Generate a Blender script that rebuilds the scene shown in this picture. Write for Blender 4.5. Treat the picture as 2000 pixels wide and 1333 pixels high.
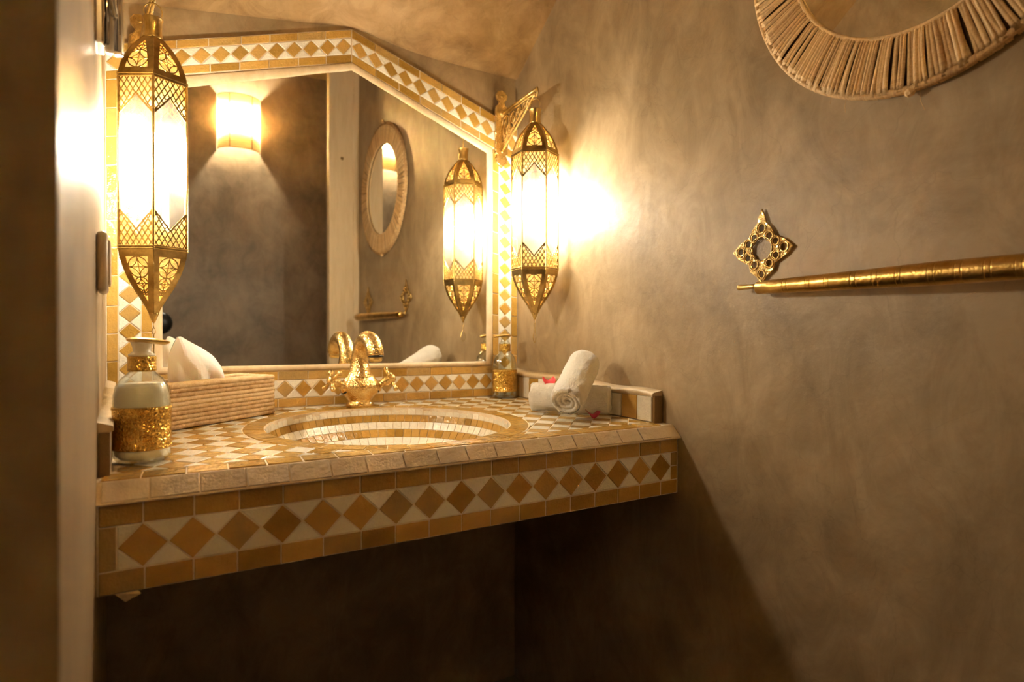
import bpy, bmesh, math, random
from mathutils import Vector, Matrix, noise
from math import sin, cos, pi, radians, sqrt, atan2
random.seed(7)
sc = bpy.context.scene
for o in list(bpy.data.objects): bpy.data.objects.remove(o)

# ---------------------------------------------------------------- camera, world, exposure
# world frame: z = 0 is the counter top at the back, floor at FZ; back wall y = 0, right wall x = 0
FZ = -0.86
CAMLOC = Vector((-1.020, -1.614, 0.178))
YAW, PITCH, ROLL, FPX = 0.5554, -0.0078, 0.0021, 1230.15
cam_data = bpy.data.cameras.new('camera'); cam = bpy.data.objects.new('camera', cam_data)
sc.collection.objects.link(cam)
fw = Vector((sin(YAW)*cos(PITCH), cos(YAW)*cos(PITCH), sin(PITCH)))
rt = Vector((cos(YAW), -sin(YAW), 0)); up = rt.cross(fw)
r2 = rt*cos(ROLL)+up*sin(ROLL); u2 = -rt*sin(ROLL)+up*cos(ROLL)
cam.matrix_world = Matrix(((r2.x,u2.x,-fw.x,CAMLOC.x),(r2.y,u2.y,-fw.y,CAMLOC.y),(r2.z,u2.z,-fw.z,CAMLOC.z),(0,0,0,1)))
cam_data.sensor_width = 36; cam_data.lens = 36*FPX/2000; cam_data.clip_start = 0.02
cam_data.dof.use_dof = True; cam_data.dof.focus_distance = 1.25; cam_data.dof.aperture_fstop = 3.6
sc.camera = cam
vs = sc.view_settings; vs.view_transform = 'Standard'; vs.look = 'None'; vs.gamma = 1; vs.exposure = 1.45
try: vs.use_curve_mapping = False
except Exception: pass
sc.cycles.use_denoising = True
sc.cycles.max_bounces = 12; sc.cycles.transparent_max_bounces = 24
sc.cycles.sample_clamp_indirect = 0
world = bpy.data.worlds.new('world'); sc.world = world; world.use_nodes = True
world.node_tree.nodes['Background'].inputs[0].default_value = (1.0,.8,.55,1)
world.node_tree.nodes['Background'].inputs[1].default_value = 0.05
LAMP_COL = (1.0, .90, .73)
BULB_E = 138.0      # candle bulbs in the two lanterns
SCONCE_E = 900.0    # bulb of the wall sconce
# ---------------------------------------------------------------- materials
def newmat(name):
    m = bpy.data.materials.new(name); m.use_nodes = True
    nt = m.node_tree; return m, nt, nt.nodes['Principled BSDF'], nt.nodes['Material Output']
def N(nt, t, **kw):
    n = nt.nodes.new(t)
    for k, v in kw.items():
        if k in n.inputs: n.inputs[k].default_value = v
        else: setattr(n, k, v)
    return n
def ramp(nt, stops):
    r = nt.nodes.new('ShaderNodeValToRGB'); e = r.color_ramp.elements
    while len(e) < len(stops): e.new(.5)
    for i, (p, c) in enumerate(stops): e[i].position = p; e[i].color = (*c, 1)
    return r
def add_bump(nt, b, src, strength, dist):
    bp = N(nt, 'ShaderNodeBump', Strength=strength, Distance=dist)
    nt.links.new(src, bp.inputs['Height']); nt.links.new(bp.outputs[0], b.inputs['Normal']); return bp
def coords(nt): return nt.nodes.new('ShaderNodeTexCoord').outputs['Object']

def plaster(name, dark, mid, light, rough=.42, spec=.5, scale=3.0):
    m, nt, b, o = newmat(name); L = nt.links
    co = coords(nt)
    n1 = N(nt, 'ShaderNodeTexNoise', Scale=scale, Detail=8.0, Roughness=.6, Distortion=.6); L.new(co, n1.inputs['Vector'])
    mp = N(nt, 'ShaderNodeMapping'); mp.inputs['Scale'].default_value = (1,1,.55); mp.inputs['Rotation'].default_value=(.6,.3,.1); L.new(co, mp.inputs['Vector'])
    n2 = N(nt, 'ShaderNodeTexNoise', Scale=scale*4, Detail=9.0, Roughness=.72, Distortion=1.0); L.new(mp.outputs[0], n2.inputs['Vector'])
    mx = N(nt, 'ShaderNodeMath', operation='MULTIPLY_ADD'); L.new(n2.outputs[0], mx.inputs[0]); mx.inputs[1].default_value = .42
    mm = N(nt, 'ShaderNodeMath', operation='MULTIPLY'); L.new(n1.outputs[0], mm.inputs[0]); mm.inputs[1].default_value = .62; L.new(mm.outputs[0], mx.inputs[2])
    r = ramp(nt, [(.40, dark), (.515, mid), (.63, light)]); L.new(mx.outputs[0], r.inputs[0])
    # hairline crazing of the polished lime plaster
    cw = N(nt, 'ShaderNodeTexNoise', Scale=scale*3, Detail=3.0); L.new(co, cw.inputs['Vector'])
    mxv = N(nt, 'ShaderNodeMix'); mxv.data_type='VECTOR'; mxv.inputs[0].default_value=.12; L.new(co, mxv.inputs[4]); L.new(cw.outputs['Color'], mxv.inputs[5])
    vo = N(nt, 'ShaderNodeTexVoronoi', Scale=scale*2.2); vo.feature='DISTANCE_TO_EDGE'; L.new(mxv.outputs[1], vo.inputs['Vector'])
    cr = N(nt, 'ShaderNodeMapRange'); cr.inputs['From Max'].default_value=.006; cr.inputs['To Min'].default_value=.88; L.new(vo.outputs['Distance'], cr.inputs[0])
    mult = N(nt, 'ShaderNodeMix'); mult.data_type='RGBA'; mult.blend_type='MULTIPLY'; mult.inputs[0].default_value=1
    L.new(r.outputs[0], mult.inputs[6]); L.new(cr.outputs[0], mult.inputs[7]); L.new(mult.outputs[2], b.inputs['Base Color'])
    rr = N(nt, 'ShaderNodeMapRange'); rr.inputs['To Min'].default_value = rough-.08; rr.inputs['To Max'].default_value = rough+.12
    L.new(n2.outputs[0], rr.inputs[0]); L.new(rr.outputs[0], b.inputs['Roughness'])
    b.inputs['Specular IOR Level'].default_value = spec
    n3 = N(nt, 'ShaderNodeTexNoise', Scale=scale*9, Detail=5.0, Roughness=.55); L.new(co, n3.inputs['Vector'])
    add_bump(nt, b, n3.outputs[0], .3, .004)
    return m
M_wall = plaster('tadelakt', (.25,.172,.088), (.36,.258,.140), (.47,.35,.205))
M_ceil = plaster('tadelakt_ceiling', (.26,.155,.065), (.40,.255,.115), (.52,.35,.18), rough=.6, spec=.25)
M_rim = plaster('cream_plaster', (.52,.38,.21), (.62,.47,.28), (.70,.55,.35), rough=.45, scale=8)
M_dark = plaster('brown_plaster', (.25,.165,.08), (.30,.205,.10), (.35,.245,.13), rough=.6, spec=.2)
M_floor = plaster('floor_plaster', (.16,.12,.07), (.22,.17,.10), (.28,.22,.14), rough=.5)
M_far = plaster('far_plaster', (.20,.14,.08), (.30,.215,.13), (.40,.295,.185))

def zellige(name, stops, rough=.14, bump=.85):
    m, nt, b, o = newmat(name); L = nt.links
    oi = nt.nodes.new('ShaderNodeObjectInfo'); co = coords(nt)
    n1 = N(nt, 'ShaderNodeTexNoise', Scale=38.0, Detail=4.0, Roughness=.6); L.new(co, n1.inputs['Vector'])
    add = N(nt, 'ShaderNodeMath', operation='MULTIPLY_ADD'); L.new(n1.outputs[0], add.inputs[0]); add.inputs[1].default_value = .5
    L.new(oi.outputs['Random'], add.inputs[2])
    sub = N(nt, 'ShaderNodeMath', operation='SUBTRACT'); L.new(add.outputs[0], sub.inputs[0]); sub.inputs[1].default_value = .25
    r = ramp(nt, stops); L.new(sub.outputs[0], r.inputs[0]); L.new(r.outputs[0], b.inputs['Base Color'])
    b.inputs['Roughness'].default_value = rough; b.inputs['Specular IOR Level'].default_value = .55
    n2 = N(nt, 'ShaderNodeTexNoise', Scale=110.0, Detail=3.0, Roughness=.55); L.new(co, n2.inputs['Vector'])
    add_bump(nt, b, n2.outputs[0], bump, .0022)
    return m
M_or = zellige('orange_tile', [(0.0,(.33,.18,.028)), (.35,(.45,.255,.048)), (.7,(.55,.325,.080)), (1.0,(.40,.255,.085))])
M_wh = zellige('white_tile', [(0.0,(.72,.66,.52)), (.5,(.80,.75,.62)), (1.0,(.84,.80,.70))])
M_cream = zellige('cream_edge_tile', [(0.0,(.56,.46,.33)), (.5,(.64,.54,.40)), (1.0,(.70,.60,.47))], rough=.3)
M_brn = zellige('brown_end_tile', [(0.0,(.20,.11,.03)), (1.0,(.26,.15,.05))], rough=.3)

def simple(name, col, rough=.5, metal=0.0, spec=.5, **kw):
    m, nt, b, o = newmat(name)
    b.inputs['Base Color'].default_value = (*col,1); b.inputs['Roughness'].default_value = rough
    b.inputs['Metallic'].default_value = metal; b.inputs['Specular IOR Level'].default_value = spec
    for k, v in kw.items(): b.inputs[k.replace('_',' ')].default_value = v
    return m
M_grout = plaster('grout', (.62,.50,.34), (.72,.60,.43), (.80,.69,.52), rough=.85, spec=.1, scale=20)
def brass(name, c1, c2, rough, nscale, bstr, bdist, kind='noise'):
    m, nt, b, o = newmat(name); L = nt.links; co = coords(nt)
    n1 = N(nt, 'ShaderNodeTexNoise', Scale=24.0, Detail=6.0, Roughness=.65); L.new(co, n1.inputs['Vector'])
    r = ramp(nt, [(.35, c1), (.62, c2)]); L.new(n1.outputs[0], r.inputs[0]); L.new(r.outputs[0], b.inputs['Base Color'])
    b.inputs['Metallic'].default_value = 1.0; b.inputs['Roughness'].default_value = rough
    if kind == 'noise': n2 = N(nt, 'ShaderNodeTexNoise', Scale=nscale, Detail=3.0); s = n2.outputs[0]
    elif kind == 'vor': n2 = N(nt, 'ShaderNodeTexVoronoi', Scale=nscale); n2.feature='DISTANCE_TO_EDGE'; s = n2.outputs['Distance']
    L.new(co, n2.inputs['Vector']); add_bump(nt, b, s, bstr, bdist)
    return m
M_brass = brass('brass', (.62,.43,.14), (.86,.66,.30), .30, 90, .35, .002)
M_tap = brass('engraved_brass', (.62,.40,.13), (.92,.70,.32), .27, 190, .7, .0022, 'vor')
M_embossed = brass('embossed_brass', (.50,.29,.05), (.85,.56,.14), .25, 210, .9, .003, 'vor')
M_oldbrass = brass('aged_brass', (.34,.23,.07), (.70,.51,.20), .33, 70, .4, .002)
M_castbrass = brass('cast_brass', (.60,.40,.14), (.90,.68,.32), .28, 160, .7, .003, 'vor')
M_chrome = simple('chrome', (.82,.82,.84), .06, 1.0)
M_mirror = simple('mirror_silver', (.90,.90,.87), .0, 1.0)
M_black = simple('black_plastic', (.012,.014,.013), .3)
M_taupe = simple('taupe_plastic', (.55,.45,.35), .35)
M_straw = None
def strawmat(name, stops, sc_=60, stretch=(1,1,1)):
    m, nt, b, o = newmat(name); L = nt.links; co = coords(nt)
    oi = nt.nodes.new('ShaderNodeObjectInfo')
    mp = N(nt, 'ShaderNodeMapping'); mp.inputs['Scale'].default_value = stretch; L.new(co, mp.inputs['Vector'])
    n1 = N(nt, 'ShaderNodeTexNoise', Scale=sc_, Detail=5.0, Roughness=.7); L.new(mp.outputs[0], n1.inputs['Vector'])
    a = N(nt, 'ShaderNodeMath', operation='MULTIPLY_ADD'); L.new(oi.outputs['Random'], a.inputs[0]); a.inputs[1].default_value=.4; L.new(n1.outputs[0], a.inputs[2])
    r = ramp(nt, stops); s = N(nt,'ShaderNodeMath',operation='SUBTRACT'); L.new(a.outputs[0], s.inputs[0]); s.inputs[1].default_value=.15
    L.new(s.outputs[0], r.inputs[0]); L.new(r.outputs[0], b.inputs['Base Color'])
    b.inputs['Roughness'].default_value = .6; b.inputs['Specular IOR Level'].default_value = .3
    add_bump(nt, b, n1.outputs[0], .5, .002)
    return m
M_basket = strawmat('palm_fibre', [(.25,(.50,.31,.14)), (.5,(.70,.49,.25)), (.8,(.84,.65,.40))], 90)
M_raffia = strawmat('raffia', [(.25,(.46,.27,.115)), (.5,(.68,.44,.20)), (.8,(.82,.58,.30))], 30, (1,9,1))
M_wood = strawmat('pale_wood', [(.25,(.52,.36,.18)), (.5,(.66,.49,.28)), (.8,(.76,.60,.38))], 6, (6,6,.7))
def clothmat(name, col, scale, strength):
    m, nt, b, o = newmat(name); L = nt.links
    b.inputs['Base Color'].default_value = (*col,1); b.inputs['Roughness'].default_value = .95; b.inputs['Specular IOR Level'].default_value=.1
    n1 = N(nt,'ShaderNodeTexNoise', Scale=scale, Detail=4.0, Roughness=.7); L.new(coords(nt), n1.inputs['Vector'])
    add_bump(nt, b, n1.outputs[0], strength, .004); return m
M_towel = clothmat('white_terry', (.86,.82,.74), 380, 1.0)
M_tissue = simple('tissue_paper', (.90,.87,.84), .9, spec=.1)
M_tissue.node_tree.nodes['Principled BSDF'].inputs['Subsurface Weight'].default_value = .2
M_petal = simple('red_petal', (.80,.03,.05), .5, Subsurface_Weight=.1)
M_petal2 = simple('dark_red_petal', (.45,.015,.06), .5)
M_lotion = simple('white_lotion', (.95,.92,.86), .3, spec=.5, Coat_Weight=.3)
def thin_glass(name, tint, gloss_rough=.02, refl=.10, transl=0.0, transl_col=(1,1,1), diff=0.0):
    m, nt, b, o = newmat(name); L = nt.links; nt.nodes.remove(b)
    tr = nt.nodes.new('ShaderNodeBsdfTransparent'); tr.inputs[0].default_value = (*tint,1)
    gl = nt.nodes.new('ShaderNodeBsdfGlossy'); gl.inputs['Roughness'].default_value = gloss_rough
    lw = nt.nodes.new('ShaderNodeLayerWeight'); lw.inputs['Blend'].default_value = .32
    fr = N(nt,'ShaderNodeMath',operation='MULTIPLY_ADD'); L.new(lw.outputs['Facing'], fr.inputs[0]); fr.inputs[1].default_value = refl*2.2; fr.inputs[2].default_value = .035
    mx = nt.nodes.new('ShaderNodeMixShader'); L.new(fr.outputs[0], mx.inputs[0]); L.new(tr.outputs[0], mx.inputs[1]); L.new(gl.outputs[0], mx.inputs[2])
    out = mx.outputs[0]
    if transl > 0:
        tl = nt.nodes.new('ShaderNodeBsdfTranslucent'); tl.inputs[0].default_value = (*transl_col,1)
        m2 = nt.nodes.new('ShaderNodeMixShader')
        n = N(nt,'ShaderNodeTexNoise', Scale=26.0, Detail=4.0, Roughness=.6); L.new(coords(nt), n.inputs['Vector'])
        mr = N(nt,'ShaderNodeMapRange'); mr.inputs['From Min'].default_value=.35; mr.inputs['From Max'].default_value=.65
        mr.inputs['To Min'].default_value=transl*.6; mr.inputs['To Max'].default_value=min(1,transl*1.4); L.new(n.outputs[0], mr.inputs[0])
        L.new(mr.outputs[0], m2.inputs[0]); L.new(out, m2.inputs[1]); L.new(tl.outputs[0], m2.inputs[2]); out = m2.outputs[0]
    L.new(out, o.inputs['Surface']); return m
M_lampglass = thin_glass('lantern_glass', (.97,.97,.95), .1, .06, .04, (1,.97,.9))
M_amber = thin_glass('amber_glass', (.95,.80,.42), .2, .06, .16, (1,.80,.36))
M_glass = thin_glass('clear_glass', (.90,.94,.90), .02, .42)
def emit(name, col, s):
    m, nt, b, o = newmat(name); nt.nodes.remove(b)
    e = nt.nodes.new('ShaderNodeEmission'); e.inputs[0].default_value = (*col,1); e.inputs[1].default_value = s
    nt.links.new(e.outputs[0], o.inputs['Surface']); return m
M_bulb = emit('lantern_bulb', LAMP_COL, BULB_E)
M_sbulb = emit('sconce_bulb', (1,.86,.64), SCONCE_E)
def shademat():
    m, nt, b, o = newmat('linen_shade'); L = nt.links; nt.nodes.remove(b)
    co = coords(nt); mp = N(nt,'ShaderNodeMapping'); mp.inputs['Scale'].default_value=(3,3,60); L.new(co, mp.inputs['Vector'])
    n = N(nt,'ShaderNodeTexNoise', Scale=6.0, Detail=5.0, Roughness=.7); L.new(mp.outputs[0], n.inputs['Vector'])
    r = ramp(nt, [(.3,(.66,.50,.28)),(.6,(.93,.82,.60))]); L.new(n.outputs[0], r.inputs[0])
    d = nt.nodes.new('ShaderNodeBsdfDiffuse'); t = nt.nodes.new('ShaderNodeBsdfTranslucent')
    L.new(r.outputs[0], d.inputs[0]); L.new(r.outputs[0], t.inputs[0])
    mx = nt.nodes.new('ShaderNodeMixShader'); mx.inputs[0].default_value=.80; L.new(d.outputs[0], mx.inputs[1]); L.new(t.outputs[0], mx.inputs[2])
    L.new(mx.outputs[0], o.inputs['Surface']); return m
M_shade = shademat()

# ---------------------------------------------------------------- helpers
def link(name, mesh, mat=None, parent=None, loc=None, smooth=False):
    o = bpy.data.objects.new(name, mesh); sc.collection.objects.link(o)
    if mat and mesh is not None and not mesh.materials: mesh.materials.append(mat)
    if parent: o.parent = parent
    if loc is not None: o.location = loc
    if smooth: mesh.polygons.foreach_set('use_smooth', [True]*len(mesh.polygons))
    return o
def mk(name, vf, mat, parent=None, smooth=False, loc=None):
    me = bpy.data.meshes.new(name); me.from_pydata([tuple(v) for v in vf[0]], [], vf[1]); me.update()
    return link(name, me, mat, parent, loc, smooth)
def empty(name, loc): 
    o = bpy.data.objects.new(name, None); o.location = loc; o.empty_display_size = .05; sc.collection.objects.link(o); return o
def tag(o, label, cat, group=None):
    o['label'] = label; o['category'] = cat
    if group: o['group'] = group
    return o
def struct(o): o['kind'] = 'structure'; return o
def join(*parts):
    V, F = [], []
    for v, f in parts:
        n = len(V); V += list(v); F += [tuple(i+n for i in q) for q in f]
    return V, F
def box(x0,x1,y0,y1,z0,z1):
    v = [(x,y,z) for z in (z0,z1) for y in (y0,y1) for x in (x0,x1)]
    return v, [(0,2,3,1),(4,5,7,6),(0,1,5,4),(2,6,7,3),(0,4,6,2),(1,3,7,5)]
def bevbox(x0,x1,y0,y1,z0,z1,b=.002):
    bm = bmesh.new(); bmesh.ops.create_cube(bm, size=1)
    for v in bm.verts: v.co = Vector(((x0+x1)/2+v.co.x*(x1-x0),(y0+y1)/2+v.co.y*(y1-y0),(z0+z1)/2+v.co.z*(z1-z0)))
    bmesh.ops.bevel(bm, geom=bm.edges[:], offset=b, segments=2, affect='EDGES', profile=.5)
    V=[v.co.copy() for v in bm.verts]; F=[tuple(v.index for v in f.verts) for f in bm.faces]; bm.free(); return V,F
def lathe(prof, seg=32, axis=None, squash=1.0):
    V, F = [], []
    for r, z in prof:
        for k in range(seg):
            a = 2*pi*k/seg; V.append(Vector((r*cos(a), r*sin(a)*squash, z)))
    for i in range(len(prof)-1):
        for k in range(seg):
            k2=(k+1)%seg; F.append((i*seg+k, i*seg+k2, (i+1)*seg+k2, (i+1)*seg+k))
    if prof[0][0] > 1e-5: F.append(tuple(range(seg))[::-1])
    if prof[-1][0] > 1e-5: F.append(tuple((len(prof)-1)*seg+k for k in range(seg)))
    return V, F
def tube(path, rad, seg=8, closed=False, flat=1.0, upv=Vector((0,0,1)), caps=True):
    path = [Vector(p) for p in path]; n = len(path); V, F = [], []
    for i, p in enumerate(path):
        if closed: t = path[(i+1)%n]-path[i-1]
        else: t = path[min(i+1,n-1)]-path[max(i-1,0)]
        t.normalize(); ref = upv if abs(t.dot(upv)) < .95 else Vector((1,0,0)) if abs(t.x)<.9 else Vector((0,1,0))
        a = t.cross(ref).normalized(); b = a.cross(t).normalized()
        r = rad[i] if isinstance(rad,(list,tuple)) else rad
        for k in range(seg):
            an = 2*pi*k/seg; V.append(p + a*cos(an)*r*flat + b*sin(an)*r)
    m = n if closed else n-1
    for i in range(m):
        j=(i+1)%n
        for k in range(seg):
            k2=(k+1)%seg; F.append((i*seg+k, i*seg+k2, j*seg+k2, j*seg+k))
    if not closed and caps:
        F.append(tuple(range(seg))[::-1]); F.append(tuple((n-1)*seg+k for k in range(seg)))
    return V, F
def xf(vf, M): return [M @ Vector(v) for v in vf[0]], vf[1]
def frame_of(o, ex, ey, ez=None):
    ex=Vector(ex); ey=Vector(ey); ez = Vector(ez) if ez is not None else ex.cross(ey)
    return Matrix(((ex.x,ey.x,ez.x,o[0]),(ex.y,ey.y,ez.y,o[1]),(ex.z,ey.z,ez.z,o[2]),(0,0,0,1)))
def ccw(P):
    a = sum(P[i][0]*P[(i+1)%len(P)][1]-P[(i+1)%len(P)][0]*P[i][1] for i in range(len(P)))
    return P if a > 0 else P[::-1]
def clip_half(P, px, py, nx, ny):     # keep (p-p0).n >= 0
    out=[]
    for i in range(len(P)):
        a=P[i]; b=P[(i+1)%len(P)]; da=(a[0]-px)*nx+(a[1]-py)*ny; db=(b[0]-px)*nx+(b[1]-py)*ny
        if da>=0: out.append(a)
        if (da>=0)!=(db>=0):
            t=da/(da-db); out.append((a[0]+(b[0]-a[0])*t, a[1]+(b[1]-a[1])*t))
    return out
def area(P): return abs(sum(P[i][0]*P[(i+1)%len(P)][1]-P[(i+1)%len(P)][0]*P[i][1] for i in range(len(P))))/2
def inset(P, d):                       # convex polygon inset
    P = ccw(P); Q = P[:]
    for i in range(len(P)):
        a=P[i]; b=P[(i+1)%len(P)]; ex,ey=b[0]-a[0],b[1]-a[1]; l=sqrt(ex*ex+ey*ey)
        if l<1e-6: continue
        nx,ny=-ey/l,ex/l; Q=clip_half(Q,a[0]+nx*d,a[1]+ny*d,nx,ny)
        if len(Q)<3: return []
    R=[]
    for p in Q:
        if not R or (abs(p[0]-R[-1][0])+abs(p[1]-R[-1][1]))>2e-4: R.append(p)
    if len(R)>2 and (abs(R[0][0]-R[-1][0])+abs(R[0][1]-R[-1][1]))<2e-4: R.pop()
    return R if len(R)>2 else []
def tile(name, poly, M, mat, parent, th=.006, gap=.0011, jit=.0004, tilt=.02):
    """one tile: outline poly in the plane of M (x, y), standing th proud along M's z axis"""
    P = inset(poly, gap*random.uniform(.75,1.3))
    if len(P) < 3 or area(P) < 1.2e-5: return None
    T = inset(P, .0006)
    if len(T) != len(P): T = [(cxx+(p[0]-cxx)*.96, cyy+(p[1]-cyy)*.96) for p in P for cxx,cyy in [(sum(q[0] for q in P)/len(P), sum(q[1] for q in P)/len(P))]]
    cx=sum(p[0] for p in P)/len(P); cy=sum(p[1] for p in P)/len(P); n=len(P)
    h=random.uniform(-jit,jit); ax=random.uniform(-tilt,tilt); ay=random.uniform(-tilt,tilt)
    V=[]; 
    f=lambda p,z: Vector((p[0]-cx,p[1]-cy,z+h+(p[0]-cx)*ax+(p[1]-cy)*ay))
    for p in P: V.append(Vector((p[0]-cx,p[1]-cy,-.002)))
    for p in P: V.append(f(p,th-.0006))
    for p in T: V.append(f(p,th))
    F=[]
    for k in range(n):
        k2=(k+1)%n; F += [(k,k2,n+k2,n+k),(n+k,n+k2,2*n+k2,2*n+k)]
    F.append(tuple(2*n+k for k in range(n)))
    me = bpy.data.meshes.new(name); me.from_pydata([tuple(v) for v in V],[],F); me.materials.append(mat)
    o = bpy.data.objects.new(name, me); sc.collection.objects.link(o)
    o.parent = parent; o.matrix_local = M @ Matrix.Translation((cx,cy,0))
    return o
def grid_surface(fn, nu, nv):
    V=[fn(i/nu,j/nv) for j in range(nv+1) for i in range(nu+1)]
    F=[(j*(nu+1)+i,j*(nu+1)+i+1,(j+1)*(nu+1)+i+1,(j+1)*(nu+1)+i) for j in range(nv) for i in range(nu)]
    return V,F

# ---------------------------------------------------------------- room shell
XL, YF = -1.048, -2.30
YW = .012          # face of the bare back wall; tile faces stand at y = 0
wb = struct(mk('wall_back', box(-1.5,.35,YW,.16,FZ,1.9), M_wall))
def wavy(u0,u1,v0,v1,fn,nu,nv,amp=.0022,sc_=3.2):
    def f(a,b):
        p = Vector(fn(u0+(u1-u0)*a, v0+(v1-v0)*b)); return p
    return grid_surface(f,nu,nv)
def wall_slab(name, mat, nx, p0, eu, ev, lu, lv, th=.12, nu=60, nv=90, amp=.0016):
    eu=Vector(eu); ev=Vector(ev); nn=Vector(nx); V=[];F=[]
    for j in range(nv+1):
        for i in range(nu+1):
            p=Vector(p0)+eu*lu*i/nu+ev*lv*j/nv
            e = min(1, min(i,nu-i)/3.0, min(j,nv-j)/3.0)
            V.append(p+nn*(noise.noise(p*5.5)*amp*e))
    base=len(V)
    F=[(j*(nu+1)+i,j*(nu+1)+i+1,(j+1)*(nu+1)+i+1,(j+1)*(nu+1)+i) for j in range(nv) for i in range(nu)]
    c=[Vector(p0)-nn*th, Vector(p0)+eu*lu-nn*th, Vector(p0)+eu*lu+ev*lv-nn*th, Vector(p0)+ev*lv-nn*th]; V+=c
    q=[0,nu,(nv+1)*(nu+1)-1,nv*(nu+1)]
    F.append((base+3,base+2,base+1,base))
    for k in range(4): F.append((q[k],base+k,base+(k+1)%4,q[(k+1)%4]))
    return struct(mk(name,(V,F),mat,smooth=False))
def smooth(o): o.data.polygons.foreach_set('use_smooth',[len(p.vertices)==4 and p.area<.02 for p in o.data.polygons]); return o
wr = smooth(wall_slab('wall_right', M_wall, (-1,0,0), (0,YW,FZ), (0,-1,0), (0,0,1), 1.50+YW, 2.75))
wl = smooth(wall_slab('wall_left', M_wall, (1,0,0), (XL,-1.204,FZ), (0,1,0), (0,0,1), 1.204+YW, 2.75, th=.0))
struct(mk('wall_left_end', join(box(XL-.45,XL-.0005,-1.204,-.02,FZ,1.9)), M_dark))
struct(mk('wall_front', box(-2.0,.45,YF-.1,YF,FZ,1.9), M_far))
struct(mk('wall_side', box(-2.1,-2.0,YF-.1,.0,FZ,1.9), M_far))
struct(mk('wall_side_right', box(.35,.45,YF,.16,FZ,1.9), M_far))
struct(mk('floor', box(-2.1,.45,YF-.1,.16,FZ-.08,FZ), M_floor))
def ceil_z(x,y):
    d=-y; z0=.957+.026*math.exp(-((x+.51)/.13)**2)*math.exp(-d/.12) if x>-.51 else .983-.026*(1-math.exp(-d/.12))-.15*(-.51-max(x,-1.2))*math.exp(-d/.25)
    z=z0+.74*d - .05*math.sin(min(1,d/1.0)*pi)*0
    z=min(z,1.75+0*d)
    return z
def ceil_fn(a,b):
    x=-2.0+2.44*a; y=YW-(b**1.6)*2.4
    z=ceil_z(x,min(y,0)); s=.18
    # soft cove where the slope dies into the right wall
    z+=noise.noise(Vector((x*3,y*3,1)))*.012*min(1,max(0,-y)/.1)
    return Vector((x,y,z))
cv,cf=grid_surface(ceil_fn,70,90)
n0=len(cv); cv=cv+[v+Vector((0,0,.05)) for v in cv]; cf=cf+[tuple(i+n0 for i in f[::-1]) for f in cf]
struct(mk('ceiling',(cv,cf),M_ceil,smooth=True))
# door casing at the right, seen only in the mirror
struct(mk('trim_1', join(bevbox(-.149,.0,-1.545,-1.495,FZ,1.72,.006), bevbox(-.030,-.0,-1.497,-1.487,FZ,1.72,.003)), M_wood))
mk('wood_knot', xf(lathe([(.0,.0015),(.006,.001),(.009,-.001)],16), frame_of((-.085,-1.4945,1.06),(1,0,0),(0,0,1),(0,1,0))), M_brn, bpy.data.objects['trim_1'])

# ---------------------------------------------------------------- tiled mirror surround
CW=.0875
til=[(XL+CW,.0915),(-CW,.0915),(-CW,.731),(-.509,.887),(XL+CW,.749)]
def bed_ring():
    O=[(XL,-.001),(-.001,-.001),(-.001,.803),(-.510,.973),(XL,.803)]; V=[];F=[]
    for y in (-.0006,.0125):
        V+=[(x,y,z) for x,z in O]+[(x,y,z) for x,z in til]
    for k in range(5):
        j=(k+1)%5; F+=[(k,j,5+j,5+k),(10+k,15+k,15+j,10+j),(k,10+k,10+j,j),(5+k,5+j,15+j,15+k)]
    return V,F
fr = struct(mk('trim_2', bed_ring(), M_grout))
Mxz = frame_of((0,.004,0),(1,0,0),(0,0,1),(0,-1,0))     # plane of the back wall; local z points to the room; tiles stand 6 mm proud
def band(P0,P1,Q0,Q1,M,parent,pitch_d,pitch_t,tr=.24,th=.006,mats=(M_or,M_wh),rows=(1,1,1),dn=None,joint_off=0,names=('tile','diamond_tile','triangle_tile')):
    P0,P1,Q0,Q1=[Vector(p) for p in (P0,P1,Q0,Q1)]
    def m(s,t): p=P0.lerp(P1,s).lerp(Q0.lerp(Q1,s),t); return (p.x,p.y)
    L=((P1-P0).length+(Q1-Q0).length)/2
    for row,(t0,t1) in enumerate(((0,tr),(1-tr,1))):
        if not rows[row*2]: continue
        nt_=max(1,round(L/pitch_t)); cuts=[0]+[ (k+joint_off+random.uniform(-.05,.05))/nt_ for k in range(1 if joint_off==0 else 0,nt_)]+[1]
        cuts=[c for c in cuts if c==0 or c==1 or .15/nt_<c<1-.15/nt_]
        for a,b in zip(cuts[:-1],cuts[1:]):
            tile(names[0],[m(a,t0),m(b,t0),m(b,t1),m(a,t1)],M,mats[0],parent,th)
    if rows[1]:
        nd=dn or max(1,round(L/pitch_d)); a0,a1=tr,1-tr; mid=.5
        for k in range(nd):
            s0,s1=k/nd,(k+1)/nd; sm=(s0+s1)/2
            tile(names[1],[m(s0,mid),m(sm,a0),m(s1,mid),m(sm,a1)],M,mats[0],parent,th)
            s2=sm+1/nd if k<nd-1 else None
            if k==0:
                tile(names[2],[m(s0,a0),m(sm,a0),m(s0,mid)],M,mats[1],parent,th); tile(names[2],[m(s0,a1),m(s0,mid),m(sm,a1)],M,mats[1],parent,th)
            if s2:
                tile(names[2],[m(sm,a0),m(s2,a0),m(s1,mid)],M,mats[1],parent,th); tile(names[2],[m(sm,a1),m(s1,mid),m(s2,a1)],M,mats[1],parent,th)
            else:
                tile(names[2],[m(sm,a0),m(s1,a0),m(s1,mid)],M,mats[1],parent,th); tile(names[2],[m(sm,a1),m(s1,mid),m(s1,a1)],M,mats[1],parent,th)
CW=.0875
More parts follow.
